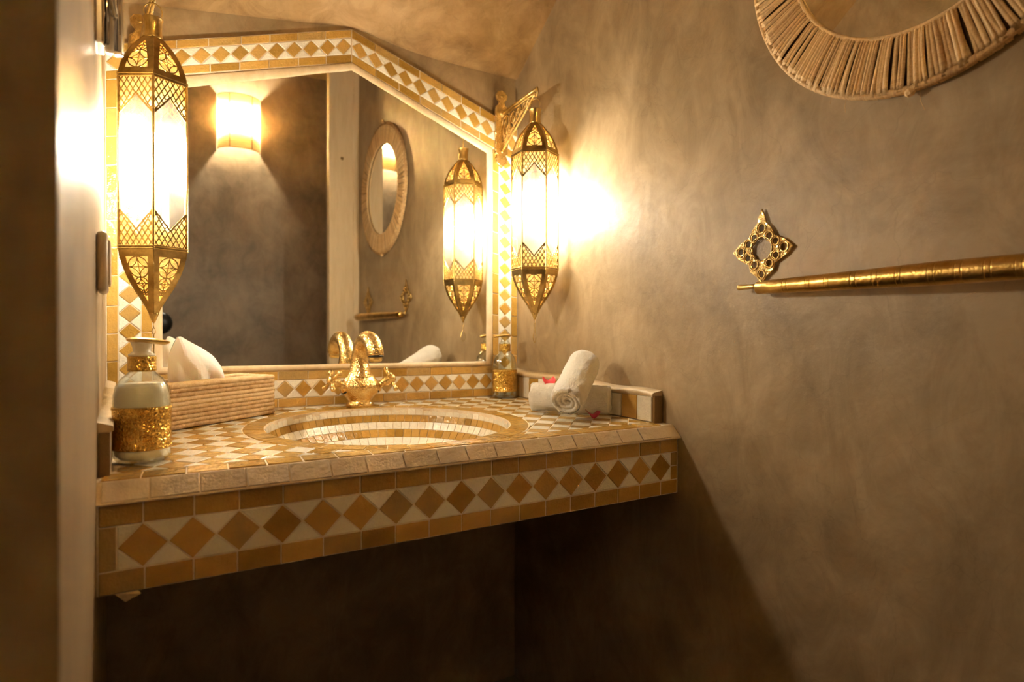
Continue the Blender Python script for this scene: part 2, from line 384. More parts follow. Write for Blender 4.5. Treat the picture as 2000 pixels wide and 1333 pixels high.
# columns (inner edge first), bottom band, gable halves
band((-CW,.001),(-CW,.731),(-.001,.001),(-.001,.703),Mxz,fr,.0405,.060,.25)
band((XL+CW,.001),(XL+CW,.749),(XL+.001,.001),(XL+.001,.727),Mxz,fr,.0405,.060,.25)
band((XL+CW,.0905),(-CW,.0905),(XL+CW,.001),(-CW,.001),Mxz,fr,.0437,.067,.25)
band((-.510,.887),(-.001,.703),(-.510,.972),(-.001,.803),Mxz,fr,.0437,.066,.25)
band((-.511,.887),(XL+.001,.727),(-.511,.972),(XL+.001,.803),Mxz,fr,.0437,.066,.25)
# plaster strip between tiles and glass
mir=[(-.941,.106),(-.107,.104),(-.107,.716),(-.509,.868),(-.941,.727)]
def ring_strip(inner,outer,y_in,y_out,y_back):
    def sub(P,n=14):
        out=[]
        for i in range(len(P)):
            a=Vector(P[i]);b=Vector(P[(i+1)%len(P)])
            for k in range(n): out.append(a.lerp(b,k/n))
        return out
    I=sub(inner);O=sub(outer);n=len(I);V=[];F=[]
    for lev,(t,y) in enumerate(((0,y_back),(0,y_in),(.12,y_in-.0035),(.45,y_out),(.85,y_out),(1,y_out+.002),(1,y_back))):
        for i in range(n):
            p=I[i].lerp(O[i],t); w=noise.noise(Vector((p.x*14,p.y*14,2)))*.0012
            V.append(Vector((p.x,y+(w if 0<lev<6 else 0),p.y+(w if lev in(1,2) else 0))))
    for l in range(6):
        for i in range(n):
            j=(i+1)%n; F.append((l*n+i,l*n+j,(l+1)*n+j,(l+1)*n+i))
    return V,F
mk('plaster_border',ring_strip(mir,til,.001,-.004,.011),M_rim,fr,smooth=True)
mp_=[(-.947,.100),(-.101,.098),(-.101,.722),(-.509,.874),(-.947,.733)]
n=5
mo=mk('mirror',([(x,.0015,z) for x,z in mp_]+[(x,.006,z) for x,z in mp_],[tuple(range(n)),tuple(range(n,2*n))[::-1]]+[(k,n+k,n+(k+1)%n,(k+1)%n) for k in range(n)]),M_mirror)
tag(mo,'large gable-topped wall mirror set in the tiled surround behind the tap','mirror')

# ---------------------------------------------------------------- vanity counter
SL=.02
ctr=empty('vanity_counter',(-.524,-.33,0)); tag(ctr,'built-in washbasin counter covered in orange and white zellige mosaic under the mirror','counter')
CO=Vector((-.524,-.33,0))
YT=-.635    # front edge of the top
Mtop=frame_of((-CO.x,-CO.y,-.006),(1,0,0),Vector((0,1,SL)).normalized(),Vector((0,-SL,1)).normalized())
SC=Vector((-.5305,-.339)); RI,RO=.2535,.2930
# body: slab with a round hole, apron, underside
def slab():
    V=[];F=[];NA=96
    def edge(a):
        dx,dy=cos(a),sin(a); t=1e9
        for lim,c,d in ((XL,SC.x,dx),(0,SC.x,dx)):
            if abs(d)>1e-9:
                q=(lim-c)/d
                if q>0:t=min(t,q)
        for lim,c,d in ((YT,SC.y,dy),(.004,SC.y,dy)):
            if abs(d)>1e-9:
                q=(lim-c)/d
                if q>0:t=min(t,q)
        return SC.x+dx*t,SC.y+dy*t
    angs=[2*pi*k/NA for k in range(NA)]+[atan2(y-SC.y,x-SC.x)%(2*pi) for x in (XL,0) for y in (YT,.004)]
    angs=sorted(angs); n=len(angs)
    for a in angs:
        ex,ey=edge(a); V.append((ex,ey,SL*ey-.0014)); ix,iy=SC.x+(RI-.001)*cos(a),SC.y+(RI-.001)*sin(a); V.append((ix,iy,SL*iy-.0014))
        V.append((ix,iy,SL*iy-.03))
        V.append((ex,ey,-.10))
    for k in range(n):
        j=(k+1)%n; F.append((4*k,4*j,4*j+1,4*k+1)); F.append((4*k+1,4*j+1,4*j+2,4*k+2)); F.append((4*k+3,4*j+3,4*j,4*k))
    return [(x-CO.x,y-CO.y,z) for x,y,z in V],F
mk('grout_bed',slab(),M_grout,ctr)
def shift(vf): return [Vector(v)-CO for v in vf[0]],vf[1]
# front body behind apron: profile extruded along x
prof=[(YT,SL*YT-.0018),(-.6585,-.0390),(-.6578,-.0408),(-.6487,-.0410),(-.6487,-.1590),(-.56,-.1590),(-.56,-.05),(-.60,-.03)]
n=len(prof); V=[(XL,y,z) for y,z in prof]+[(-.0,y,z) for y,z in prof]
F=[tuple(range(n)),tuple(range(n,2*n))[::-1]]+[(k,n+k,n+(k+1)%n,(k+1)%n) for k in range(n)]
mk('apron_body',shift((V,F)),M_grout,ctr)
mk('underside',shift(box(XL,0,-.56,.004,-.159,-.149)),M_wall,ctr)
# apron mosaic
Map=frame_of((-CO.x,-.644-CO.y,0),(1,0,0),(0,0,1),(0,-1,0))
P_=.0591; x0=-.996-P_/2; x1=x0+17*P_
def apron():
    tr=.25; zt,zb=-.040,-.159; 
    z1,z2=-.0705,-.1290
    for (za,zb2) in ((zt,z1),(z2,zb)):
        cuts=[XL+.002]+[-.996+k*P_+random.uniform(-.002,.002) for k in range(17)]+[-.0015]
        if za==zt: cuts.insert(9,cuts[8]+.03)
        for a,b in zip(cuts[:-1],cuts[1:]): tile('tile',[(a,za),(b,za),(b,zb2),(a,zb2)],Map,M_or,ctr)
    zm=(z1+z2)/2
    tile('tile',[(XL+.002,z1),(x0,z1),(x0,z2),(XL+.002,z2)],Map,M_or,ctr)
    tile('tile',[(x1,z1),(-.0015,z1),(-.0015,zm),(x1,zm)],Map,M_or,ctr); tile('tile',[(x1,zm),(-.0015,zm),(-.0015,z2),(x1,z2)],Map,M_or,ctr)
    for k in range(17):
        a=x0+k*P_; c=a+P_/2; b=a+P_
        tile('diamond_tile',[(a,zm),(c,z2),(b,zm),(c,z1)],Map,M_or,ctr)
        for zz in (z1,z2):
            if k==0: tile('triangle_tile',[(a,zz),(c,zz),(a,zm)],Map,M_wh,ctr)
            if k<16: tile('triangle_tile',[(c,zz),(b,zm),(c+P_,zz)],Map,M_wh,ctr)
            else: tile('triangle_tile',[(c,zz),(b,zm),(b,zz)],Map,M_wh,ctr)
apron()
# cream bevelled edge tiles
ev=Vector((0,YT+.6555,SL*YT-.006+.041)); el=ev.length; ev.normalize()
Med=frame_of((-CO.x,-.6555-CO.y,-.041),(1,0,0),ev,Vector((1,0,0)).cross(ev))
x=XL+.004
xs=[x]
while xs[-1]<-.05: xs.append(xs[-1]+random.uniform(.055,.064))
xs[-1]=-.004
for a,b in zip(xs[:-1],xs[1:]): tile('edge_tile',[(a,.001),(b,.001),(b+.001,el+.003),(a+.001,el+.003)],Med,M_cream,ctr,th=.005,tilt=.02)
# counter top: front row, lattice, ring
cuts=[XL+.004]+[-.996+k*.0535+random.uniform(-.003,.003) for k in range(19)]+[-.032]
YR=-.592
for a,b in zip(cuts[:-1],cuts[1:]):
    P=[(a,YT+.001),(b,YT+.001),(b+.004,YR),(a+.004,YR)]
    mx_=((a+b)/2-SC.x, YR-SC.y)
    if abs(mx_[0])<.16:    # the ring reaches into the row: shorten
        d=Vector(mx_); r=d.length
        if r<RO+.004:
            nx,ny=d.x/r,d.y/r; P=clip_half(P,SC.x+nx*(RO+.0),SC.y+ny*(RO+.0),nx,ny)
    tile('tile',P,Mtop,M_or,ctr)
DX,DY=.0535,.0585
def clip_lattice(P):
    for (px,py,nx,ny) in ((XL+.022,0,1,0),(-.028,0,-1,0),(0,YR,0,1),(0,-.002,0,-1)):
        P=clip_half(P,px,py,nx,ny)
        if len(P)<3: return []
    c=Vector((sum(p[0] for p in P)/len(P)-SC.x,sum(p[1] for p in P)/len(P)-SC.y))
    dmax=max((Vector(p)-SC).length for p in P); dmin=min((Vector(p)-SC).length for p in P)
    if dmax<RO: return []
    if dmin<RO:
        r=c.length; nx,ny=c.x/r,c.y/r; P=clip_half(P,SC.x+nx*RO,SC.y+ny*RO,nx,ny)
    return P if len(P)>2 else []
for i in range(-2,22):
    for j in range(-13,6):
        for (ox,oy,mt) in ((0,0,M_or),(DX/2,DY/2,M_wh)):
            cx=-.9000+i*DX+ox-.0; cy=-.2780+j*DY+oy-0
            for_j=[(cx-DX/2,cy),(cx,cy-DY/2),(cx+DX/2,cy),(cx,cy+DY/2)]
            P=clip_lattice(for_j)
            if P: tile('diamond_tile' if mt is M_or else 'white_tile',P,Mtop,mt,ctr,gap=.0010,tilt=.008)
# ring around the basin
nr=48
for k in range(nr):
    a,b=2*pi*k/nr,2*pi*(k+1)/nr
    tile('ring_tile',[(SC.x+RI*cos(a),SC.y+RI*sin(a)),(SC.x+RI*cos(b),SC.y+RI*sin(b)),(SC.x+RO*cos(b),SC.y+RO*sin(b)),(SC.x+RO*cos(a),SC.y+RO*sin(a))],Mtop,M_or,ctr,gap=.0007)
# bowl: rows of small tiles on an ellipsoid
D=.135
def bowl_pt(phi,th,off=0):    # phi 0 at the rim
    r=(RI+.001)*cos(phi); z=-D*sin(phi)
    n=Vector((-cos(phi)/RI*cos(th),-cos(phi)/RI*sin(th),sin(phi)/D)).normalized()
    y0=SC.y+r*sin(th)
    return Vector((SC.x+r*cos(th),y0,SL*y0-.003+z))+n*off
V,F=grid_surface(lambda a,b: bowl_pt(b*pi/2*.999,a*2*pi,.0002)-CO,72,20)
mk('bowl_shell',(V,F),M_grout,ctr,smooth=True)
def bowl_tile_vf(p0,p1,t0,t1):
    g=.0007; rm=RI*cos((p0+p1)/2); dt=g/max(rm,.01); dp=.004
    c=[(p0+dp,t0+dt),(p0+dp,t1-dt),(p1-dp,t1-dt),(p1-dp,t0+dt)]
    h=.0015+random.uniform(-.0004,.0004)
    V=[bowl_pt(p,t,-.002)-CO for p,t in c]+[bowl_pt(p,t,h)-CO for p,t in c]
    F=[(4,5,6,7)]+[(k,4+k,4+(k+1)%4,(k+1)%4) for k in range(4)]
    return V,F
phis=[.0,.125,.25,.385,.525,.67,.83,1.0,1.18,1.36]
stuff=[]
for r in range(9):
    rm=RI*cos((phis[r]+phis[r+1])/2); nt_=max(8,round(2*pi*rm/.0205))
    for k in range(nt_):
        t0,t1=2*pi*k/nt_,2*pi*(k+1)/nt_
        vf=bowl_tile_vf(phis[r],phis[r+1],t0,t1)
        if r<4 and not (r==3 and sin((t0+t1)/2)<-.2): mk('bowl_tile',vf,M_wh if r%2==0 else M_or,ctr)
        else: stuff.append((vf,r%2))
for c in (0,1):
    o=mk('lower_bowl_tiles',join(*[s for s,q in stuff if q==c]),M_wh if c==0 else M_or,ctr); o['kind']='stuff'
mk('drain',xf(lathe([(0,.004),(.018,.004),(.024,.002),(.024,0)],24),Matrix.Translation(Vector((SC.x,SC.y,-D-.006))-CO)),M_brass,ctr,smooth=True)
mk('mortar_chip',xf(([(0,0,0),(.022,.004,.004),(.030,-.004,-.004),(.012,-.003,-.012),(.004,.006,-.006)],[(0,1,2,3),(0,3,4),(0,4,1),(1,4,2),(2,4,3)]),Matrix.Translation(Vector((-1.028,-.648,-.159))-CO)),M_rim,ctr)

# ---------------------------------------------------------------- side ledges (low tiled upstands)
def ledge(name,xw,side,ytip):
    # side = -1 : on the right wall (grows to -x); +1 on left wall
    d=.028 if side<0 else .017; zt0,zt1=.078,.052
    def top(y): return zt0+(zt1-zt0)*(-y/.63)+.003*sin(y*19)
    n=40; V=[];F=[]
    for k in range(n+1):
        y=.0+(ytip)*k/n; w=noise.noise(Vector((y*9,3,side)))*.004; t=top(y)+w
        for (px,pz) in ((0,-.012+SL*y),(d-.006,-.012+SL*y),(d-.006,t-.012),(d+.002,t-.008),(d+.001+w*.5,t-.002),(d-.004,t),(0,t+.004)):
            V.append((xw+side*px,y,pz))
    for k in range(n):
        for i in range(7):
            j=(i+1)%7; F.append((k*7+i,k*7+j,(k+1)*7+j,(k+1)*7+i))
    F.append(tuple(range(7))); F.append(tuple(n*7+i for i in range(7))[::-1])
    o=struct(mk(name,(V,F),M_rim)); 
    for p in o.data.polygons: p.use_smooth = len(p.vertices)==4
    Mf=frame_of((xw+side*(d-.006),0,0),(0,1,0),(0,0,1),(side,0,0))
    y=-.003; k=0
    while y>ytip+.02:
        w=random.uniform(.046,.054); y2=max(y-w,ytip+.004)
        z0=SL*y-.0; z1=top((y+y2)/2)-.012
        tile('tile',[(y,z0),(y2,z0),(y2,z1),(y,z1)],Mf,[M_or,M_wh,M_brn][0 if k%2==0 else 1],o,th=.005)
        y=y2; k+=1
    Me=frame_of((0,ytip,0),(1,0,0),(0,0,1),(0,-1,0))
    a,b=sorted((xw+side*.001,xw+side*(d-.001)))
    tile('end_tile',[(a,SL*ytip-.012),(b,SL*ytip-.012),(b,top(ytip)-.008),(a,top(ytip)-.008)],Me,M_brn,o,th=.004)
    return o
ledge('trim_3',0,-1,-.602)
lo=ledge('trim_4',XL,1,-.602)

# ---------------------------------------------------------------- tap
def build_tap():
    t=empty('basin_tap',(-.505,-.052,-.001)); tag(t,'engraved golden brass basin mixer tap with swan neck spout and cross handles','tap')
    body=[(.0,0),(.034,0),(.0355,.004),(.033,.010),(.0285,.013),(.031,.018),(.038,.026),(.047,.036),(.0535,.048),(.051,.058),(.042,.068),(.033,.078),(.0275,.087),(.024,.094),(.022,.10),(0,.10)]
    mk('body',lathe(body,48,squash=.85),M_tap,t,smooth=True)
    # spout
    path=[];rad=[]
    ctrl=[(0,0,.074),(0,.001,.09),(0,.003,.110),(0,0,.132),(0,-.014,.154),(0,-.038,.169),(0,-.068,.171),(0,-.093,.162),(0,-.110,.146),(0,-.115,.130)]
    rr=[.032,.0270,.0230,.0205,.0195,.0192,.0195,.0200,.0205,.0195]
    P=[Vector(c) for c in ctrl]
    for i in range(len(P)-1):
        a=P[max(i-1,0)];b=P[i];c=P[i+1];d=P[min(i+2,len(P)-1)]
        for k in range(5):
            u=k/5; path.append(.5*((2*b)+(c-a)*u+(2*a-5*b+4*c-d)*u*u+(3*b-a-3*c+d)*u**3)); rad.append(rr[i]+(rr[i+1]-rr[i])*u)
    path.append(P[-1]); rad.append(rr[-1])
    mk('spout',tube(path,rad,20,upv=Vector((1,0,0))),M_tap,t,smooth=True)
    mk('aerator',xf(lathe([(0,-.012),(.011,-.012),(.011,-.009),(.0145,-.0095),(.0155,-.006),(.0155,.004),(0,.004)],28),Matrix.Translation((0,-.116,.128))@Matrix.Rotation(radians(-4),4,'X')),M_brass,t,smooth=True)
    mk('seal_ring',xf(lathe([(.0160,-.0015),(.0185,-.0015),(.0185,.002),(.016,.002)],28),Matrix.Translation((0,-.116,.1305))),M_black,t,smooth=True)
    for s in (-1,1):
        ax=Vector((s*.86,-.22,.42)).normalized(); base=Vector((s*.039,-.008,.050))
        M=Matrix.Translation(base)@ax.to_track_quat('Z','Y').to_matrix().to_4x4()
        h=mk('handle',xf(lathe([(0,0),(.017,0),(.0165,.006),(.010,.012),(.0085,.018),(.012,.024),(.0135,.030),(.0105,.036),(.0115,.042),(.012,.048),(.008,.053),(0,.055)],24),M),M_tap,t,smooth=True)
        arms=[]
        for k in range(4):
            an=radians(45+90*k+ (18 if s>0 else 0)); d=Vector((cos(an),sin(an),0)); c=Vector((0,0,.042))
            arms.append(xf(tube([c+d*.006,c+d*.013,c+d*.019,c+d*.023,c+d*.028,c+d*.033,c+d*.0355],[.0055,.0040,.0048,.0035,.0062,.0062,.0025],12),M))
        for a in arms: mk('handle_arm',a,M_tap,h,smooth=True)
        mk('collar_gap',xf(lathe([(0.0135,-.001),(.0185,-.001),(.0185,.0012),(.0135,.0012)],24),M),M_black,h)
    return t
build_tap()

# ---------------------------------------------------------------- lanterns
HR=.0625
def hexpt(k,r,z,a0): a=a0+k*pi/3; return Vector((r*cos(a),r*sin(a),z))
DOME=[(0,1),(.12,.975),(.25,.925),(.38,.86),(.5,.78),(.62,.685),(.75,.56),(.87,.42),(1,.27)]
LDOME=[(0,1),(.12,.97),(.24,.905),(.36,.82),(.48,.71),(.6,.575),(.72,.42),(.85,.25),(1,.11)]
def interp(tab,t):
    t=max(0,min(1,t))
    for (a,x),(b,y) in zip(tab[:-1],tab[1:]):
        if t<=b: return x+(y-x)*(t-a)/(b-a)
    return tab[-1][1]
def solid(o,th):
    m=o.modifiers.new('s','SOLIDIFY'); m.thickness=th; m.offset=0; return o
def ribbon(pts,w,nrm_fn,mapf):
    """flat strip of width w along the 2-D polyline pts, mapped to 3-D with mapf(u,v)"""
    V=[];F=[]
    for i,p in enumerate(pts):
        a=Vector(pts[max(i-1,0)]);b=Vector(pts[min(i+1,len(pts)-1)]); t=b-a
        if t.length<1e-9: t=Vector((1,0))
        t.normalize(); n=Vector((-t.y,t.x))*w/2
        V+= [mapf(p[0]+n.x,p[1]+n.y),mapf(p[0]-n.x,p[1]-n.y)]
    for i in range(len(pts)-1): F.append((2*i,2*i+1,2*i+3,2*i+2))
    return V,F
def circ(cx,cy,r,a0=0,a1=2*pi,n=16,sy=1.0): return [(cx+r*cos(a0+(a1-a0)*k/n),cy+sy*r*sin(a0+(a1-a0)*k/n)) for k in range(n+1)]
ZB0,ZB1=.356-.225,.661-.225     # bottom / top of the glass body above the tip
ZD=.7476-.225
def make_lantern():
    t=empty('lantern',(0,0,0)); a0=0
    for k in range(6):
        A0,A1=hexpt(k,1,0,a0),hexpt(k+1,1,0,a0)
        ex=(A1-A0).normalized(); nn=((A0+A1)/2).normalized(); 
        def pane_map(off):
            def f(u,v): return (A0+A1)/2*HR+ex*u+Vector((0,0,v))+nn*off
            return f
        hw=HR/2-.001
        f=pane_map(-.0025)
        mk('glass_pane',([f(-hw,ZB0),f(hw,ZB0),f(hw,ZB1),f(-hw,ZB1)],[(0,1,2,3)]),M_lampglass,t)
        # corner post
        c=hexpt(k,HR,0,a0)
        mk('corner_post',tube([c+Vector((0,0,ZB0-.004)),c+Vector((0,0,ZB1+.004))],.0021,6),M_oldbrass,t)
        # lattice screens top and bottom
        for top in (1,0):
            sg=-1 if top else 1; z0=ZB1 if top else ZB0; f=pane_map(-.0008)
            def hgt(u): 
                q=abs(u)/hw; return (.030+.036*q**.9) 
            parts=[]
            step=.0105; sl=1.6
            for c_ in range(-18,19):
                for d in (1,-1):
                    cur=[]
                    for i in range(0,60):
                        v=i/59*.068; u=c_*step+d*v/sl
                        if abs(u)<=hw and v<=hgt(u)-.0008: cur.append((u,v))
                        else:
                            if len(cur)>2: parts.append(ribbon([cur[0],cur[len(cur)//2],cur[-1]],.0021,None,lambda u,v:f(u,z0+sg*v)))
                            cur=[]
                    if len(cur)>2: parts.append(ribbon([cur[0],cur[len(cur)//2],cur[-1]],.0021,None,lambda u,v:f(u,z0+sg*v)))
            ed=[]
            for i in range(49):
                u=-hw+2*hw*i/48; ed.append((u,hgt(u)+.0011*abs(sin(i/48*pi*9))))
            parts.append(ribbon(ed,.0030,None,lambda u,v:f(u,z0+sg*v)))
            parts.append(ribbon([(-hw,.001),(hw,.001)],.0034,None,lambda u,v:f(u,z0+sg*v)))
            for s in(-1,1): parts.append(ribbon([(s*(hw-.0005),0),(s*(hw-.0005),hgt(hw))],.0018,None,lambda u,v:f(u,z0+sg*v)))
            solid(mk('lattice_screen',join(*parts),M_oldbrass,t),.0007)
            # amber glass behind the lattice
            f2=pane_map(-.0040); g=[f2(-hw,z0),f2(hw,z0),f2(hw,z0+sg*.060),f2(0,z0+sg*.030),f2(-hw,z0+sg*.060)]
            mk('amber_pane',(g,[(0,1,3),(1,2,3),(0,3,4)]),M_amber,t)
        # dome panels
        for up_ in (1,0):
            tab=DOME if up_ else LDOME; zb=ZB1 if up_ else ZB0; zt=ZD if up_ else .012
            def dm(s,v,off=0):   # s in -1..1 across the facet, v 0..1 along
                r=HR*interp(tab,v)*1.0; z=zb+(zt-zb)*v
                m=(A0+A1)/2*r; return m+ex*(s*r/2)+nn*off+Vector((0,0,z))
            V=[];F=[]; nv=18
            lo_,hi_=(.16,.86) if up_ else (.14,.80)
            def inn(v): 
                q=(v-lo_)/(hi_-lo_); return .66*max(0,1-max(0,q)**2.2)**.8*(1 if up_ else 1.0)+.0
            for s in (-1,1):
                b=len(V)
                for j in range(nv+1):
                    v=lo_+(hi_-lo_)*j/nv; V+= [dm(s,v),dm(s*inn(v),v)]
                for j in range(nv): F.append((b+2*j,b+2*j+1,b+2*j+3,b+2*j+2))
            for (va,vb) in ((0,lo_),(hi_,1)):
                b=len(V); nn_=4
                for j in range(nn_+1):
                    v=va+(vb-va)*j/nn_; V+=[dm(s,v) for s in (-1,-.5,0,.5,1)]
                for j in range(nn_):
                    for i in range(4): F.append((b+j*5+i,b+j*5+i+1,b+(j+1)*5+i+1,b+(j+1)*5+i))
            parts=[(V,F)]
            Lz=abs(zt-zb)
            # filigree in metres: u = across, v = along; map to dm
            def mp2(u,v):
                vv=v/Lz; r=max(.004,HR*interp(tab,vv)/2); s=max(-.99,min(.99,u/r)); return dm(s,vv,-.0003)
            y=lo_*Lz
            while True:
                vv=y/Lz; w=inn(min(vv+.05,hi_))*HR*interp(tab,vv)/2
                if w<.003 or vv>hi_-.03: break
                r=w*.92
                parts.append(ribbon(circ(0,y+r,r,n=18),.0021,None,mp2))
                for (cx,cy) in ((-r,y),(r,y),(-r,y+2*r),(r,y+2*r)):
                    a_=atan2(y+r-cy,-cx); parts.append(ribbon(circ(cx,cy,r,a_-.72,a_+.72,n=8),.0016,None,mp2))
                parts.append(ribbon([(-w,y+r),(w,y+r)],.0014,None,mp2)); parts.append(ribbon([(0,y),(0,y+2*r)],.0014,None,mp2))
                y+=2*r*.97
            o=solid(mk('dome_panel' if up_ else 'lower_dome_panel',join(*parts),M_oldbrass,t),.0008)
            V,F=grid_surface(lambda a,b: dm(-.95+1.9*a,.03+.92*b,-.0025),4,10)
            mk('amber_pane',(V,F),M_amber,t)
            mk('dome_rib',tube([(lambda r,z:hexpt(k,r,z,a0))(HR*interp(tab,j/8),zb+(zt-zb)*j/8) for j in range(9)],.0011,5),M_oldbrass,t)
    for z in (ZB0,ZB1):
        mk('rim',join(tube([hexpt(k,HR+.0012,z+.0022,a0) for k in range(6)],.0017,6,closed=True),tube([hexpt(k,HR+.0008,z-.0022,a0) for k in range(6)],.0015,6,closed=True)),M_oldbrass,t)
    r0=HR*.25
    mk('neck',xf(lathe([(r0+.001,0),(r0,.004),(r0*.94,.02),(r0*.98,.032),(r0*1.08,.037),(r0*1.12,.0385),(r0*.9,.0385),(.004,.036)],24),Matrix.Translation((0,0,ZD-.001))),M_brass,t,smooth=True)
    zr=ZD+.037
    mk('hanging_ring',tube([(0,.015*cos(a),zr+.014+.016*sin(a)) for a in [2*pi*k/20 for k in range(20)]],.0011,6,closed=True),M_brass,t,smooth=True)
    mk('lower_finial',lathe([(0,-.004),(.003,-.001),(.0055,.006),(.0085,.013),(.0085,.016),(0,.018)],16),M_brass,t,smooth=True)
    lk=[]
    lk.append(tube([(.0035*cos(a),0,-.0085+.0045*sin(a)) for a in [2*pi*k/12 for k in range(12)]],.0007,5,closed=True))
    lk.append(tube([(0,.0028*cos(a),-.018+.006*sin(a)) for a in [2*pi*k/12 for k in range(12)]],.0007,5,closed=True))
    mk('chain',join(*lk),M_oldbrass,t)
    mk('pendant_drop',tube([(.0*1,0,-.024),(.004,0,-.036),(.0075,0,-.050),(.0055,0,-.058),(0,0,-.065),(-.0055,0,-.058),(-.0075,0,-.050),(-.004,0,-.036)],.0010,5,closed=True),M_oldbrass,t)
    zc=.535-.225
    mk('bulb_holder',lathe([(0,ZD-.01),(.006,ZD-.01),(.006,zc+.085),(.012,zc+.08),(.012,zc+.037),(0,zc+.037)],16),M_oldbrass,t)
    mk('bulb',xf(lathe([(0,-.054),(.009,-.048),(.018,-.028),(.0235,-.004),(.0225,.014),(.016,.028),(.009,.038),(0,.040)],20),Matrix.Translation((0,0,zc))),M_bulb,t,smooth=True)
    return t
def copy_tree(o,parent=None):
    c=o.copy(); sc.collection.objects.link(c)
    if parent: c.parent=parent
    for ch in list(o.children): copy_tree(ch,c)
    return c
lr=make_lantern(); lr.location=(-.0755,-.207,.225); lr.rotation_euler=(0,0,radians(-123.9-30-2))
ll=copy_tree(lr); ll.location=(-.9685,-.268,.204); ll.rotation_euler=(0,0,radians(-92.2))
tag(lr,'lit pierced brass hexagonal lantern hanging in the corner right of the big mirror','lantern')
tag(ll,'lit pierced brass hexagonal lantern hanging at the left, above the lotion bottle','lantern')
# brackets
def make_bracket():
    b=empty('wall_bracket',(0,0,0))
    # back plate, local: x along wall, y=0 wall, z 0 = arm height
    half=[(0,.070),(.012,.066),(.019,.056),(.018,.045),(.009,.036),(.011,.028),(.020,.020),(.0215,.006),(.0215,-.10),(.0215,-.118),(.013,-.122),(.020,-.134),(.017,-.146),(.008,-.152),(0,-.160)]
    out=half+[(-x,z) for x,z in half[::-1][1:-1]]
    n=len(out); V=[(x,0,z) for x,z in out]+[(x,-.004,z) for x,z in out]+[(x*.86,-.0065,z*.985-.0005) for x,z in out]
    F=[tuple(range(2*n,3*n))]
    for k in range(n):
        j=(k+1)%n; F+=[(k,j,n+j,n+k),(n+k,n+j,2*n+j,2*n+k)]
    mk('back_plate',(V,F),M_castbrass,b)
    for z in (.052,-.008,-.112): mk('screw',xf(lathe([(0,.0035),(.003,.003),(.0042,.001),(.0042,0)],12),frame_of((0,-.0062,z),(1,0,0),(0,0,1),(0,-1,0))),M_brass,b,smooth=True)
    mk('arm',join(tube([(0,-.004,0),(0,-.212,.003)],.0048,10),tube([(0,-.02,-.0085),(0,-.20,-.006)],.0026,8),xf(lathe([(0,0),(.009,.001),(.010,.006),(.006,.010),(0,.011)],16),frame_of((0,-.005,0),(1,0,0),(0,0,1),(0,-1,0)))),M_brass,b,smooth=True)
    sc_=[]
    def sp(cy,cz,r,a0,turns,d=1):
        n=26; return [(0,cy+r*(1-.75*k/n)*cos(a0+d*turns*2*pi*k/n),cz+r*(1-.75*k/n)*sin(a0+d*turns*2*pi*k/n)) for k in range(n+1)]
    def T(p,r): sc_.append(tube(p,r,6,flat=1.0,upv=Vector((1,0,0))))
    edge=[(0,-.205+.0*k,-.004) for k in range(1)]
    q=[(0,-.205*(1-u)**1.0-.006*u-.035*sin(pi*u)*.6,-.006-.105*u**1.25) for u in [k/16 for k in range(17)]]
    T(q,.0032)
    q2=[(p[0],p[1]*.86,p[2]*.80-.004) for p in q]; T(q2,.0024)
    for (cy,cz,r,a,tn,d) in ((-.035,-.036,.026,0,1.3,1),(-.078,-.034,.021,pi,1.3,-1),(-.116,-.028,.016,0,1.2,1),(-.146,-.022,.012,pi,1.2,-1),(-.170,-.015,.008,0,1,1),(-.026,-.078,.018,.5,1.3,-1),(-.058,-.066,.013,2.5,1.2,1)):
        T(sp(cy,cz,r,a,tn,d),.0026)
    for k in range(9):
        y=-.02-.02*k; zb=-.085*(1-k/9.5)**.8-.008; T([(0,y,-.008),(0,y+.005,zb*.5),(0,y-.004,zb)],[.0014,.0032,.0012])
    mk('scroll_panel',join(*sc_),M_castbrass,b,smooth=True)
    mk('end_hook',tube([(0,-.206,.006),(0,-.214,.006),(0,-.2175,-.002),(0,-.214,-.013),(0,-.207,-.016),(0,-.202,-.011)],.0026,8,upv=Vector((1,0,0))),M_brass,b,smooth=True)
    return b
br=make_bracket(); br.location=(-.0600,-.0028,.836); br.rotation_euler=(0,0,radians(-4.0))
bl=copy_tree(br); bl.location=(-.9840,-.0028,.812); bl.scale=(1,1.18,1); bl.rotation_euler=(0,0,radians(4))
tag(br,'ornate cast brass scroll bracket holding the lantern at the right wall corner','bracket')
tag(bl,'ornate cast brass bracket behind the neck of the lantern near the left wall','bracket')

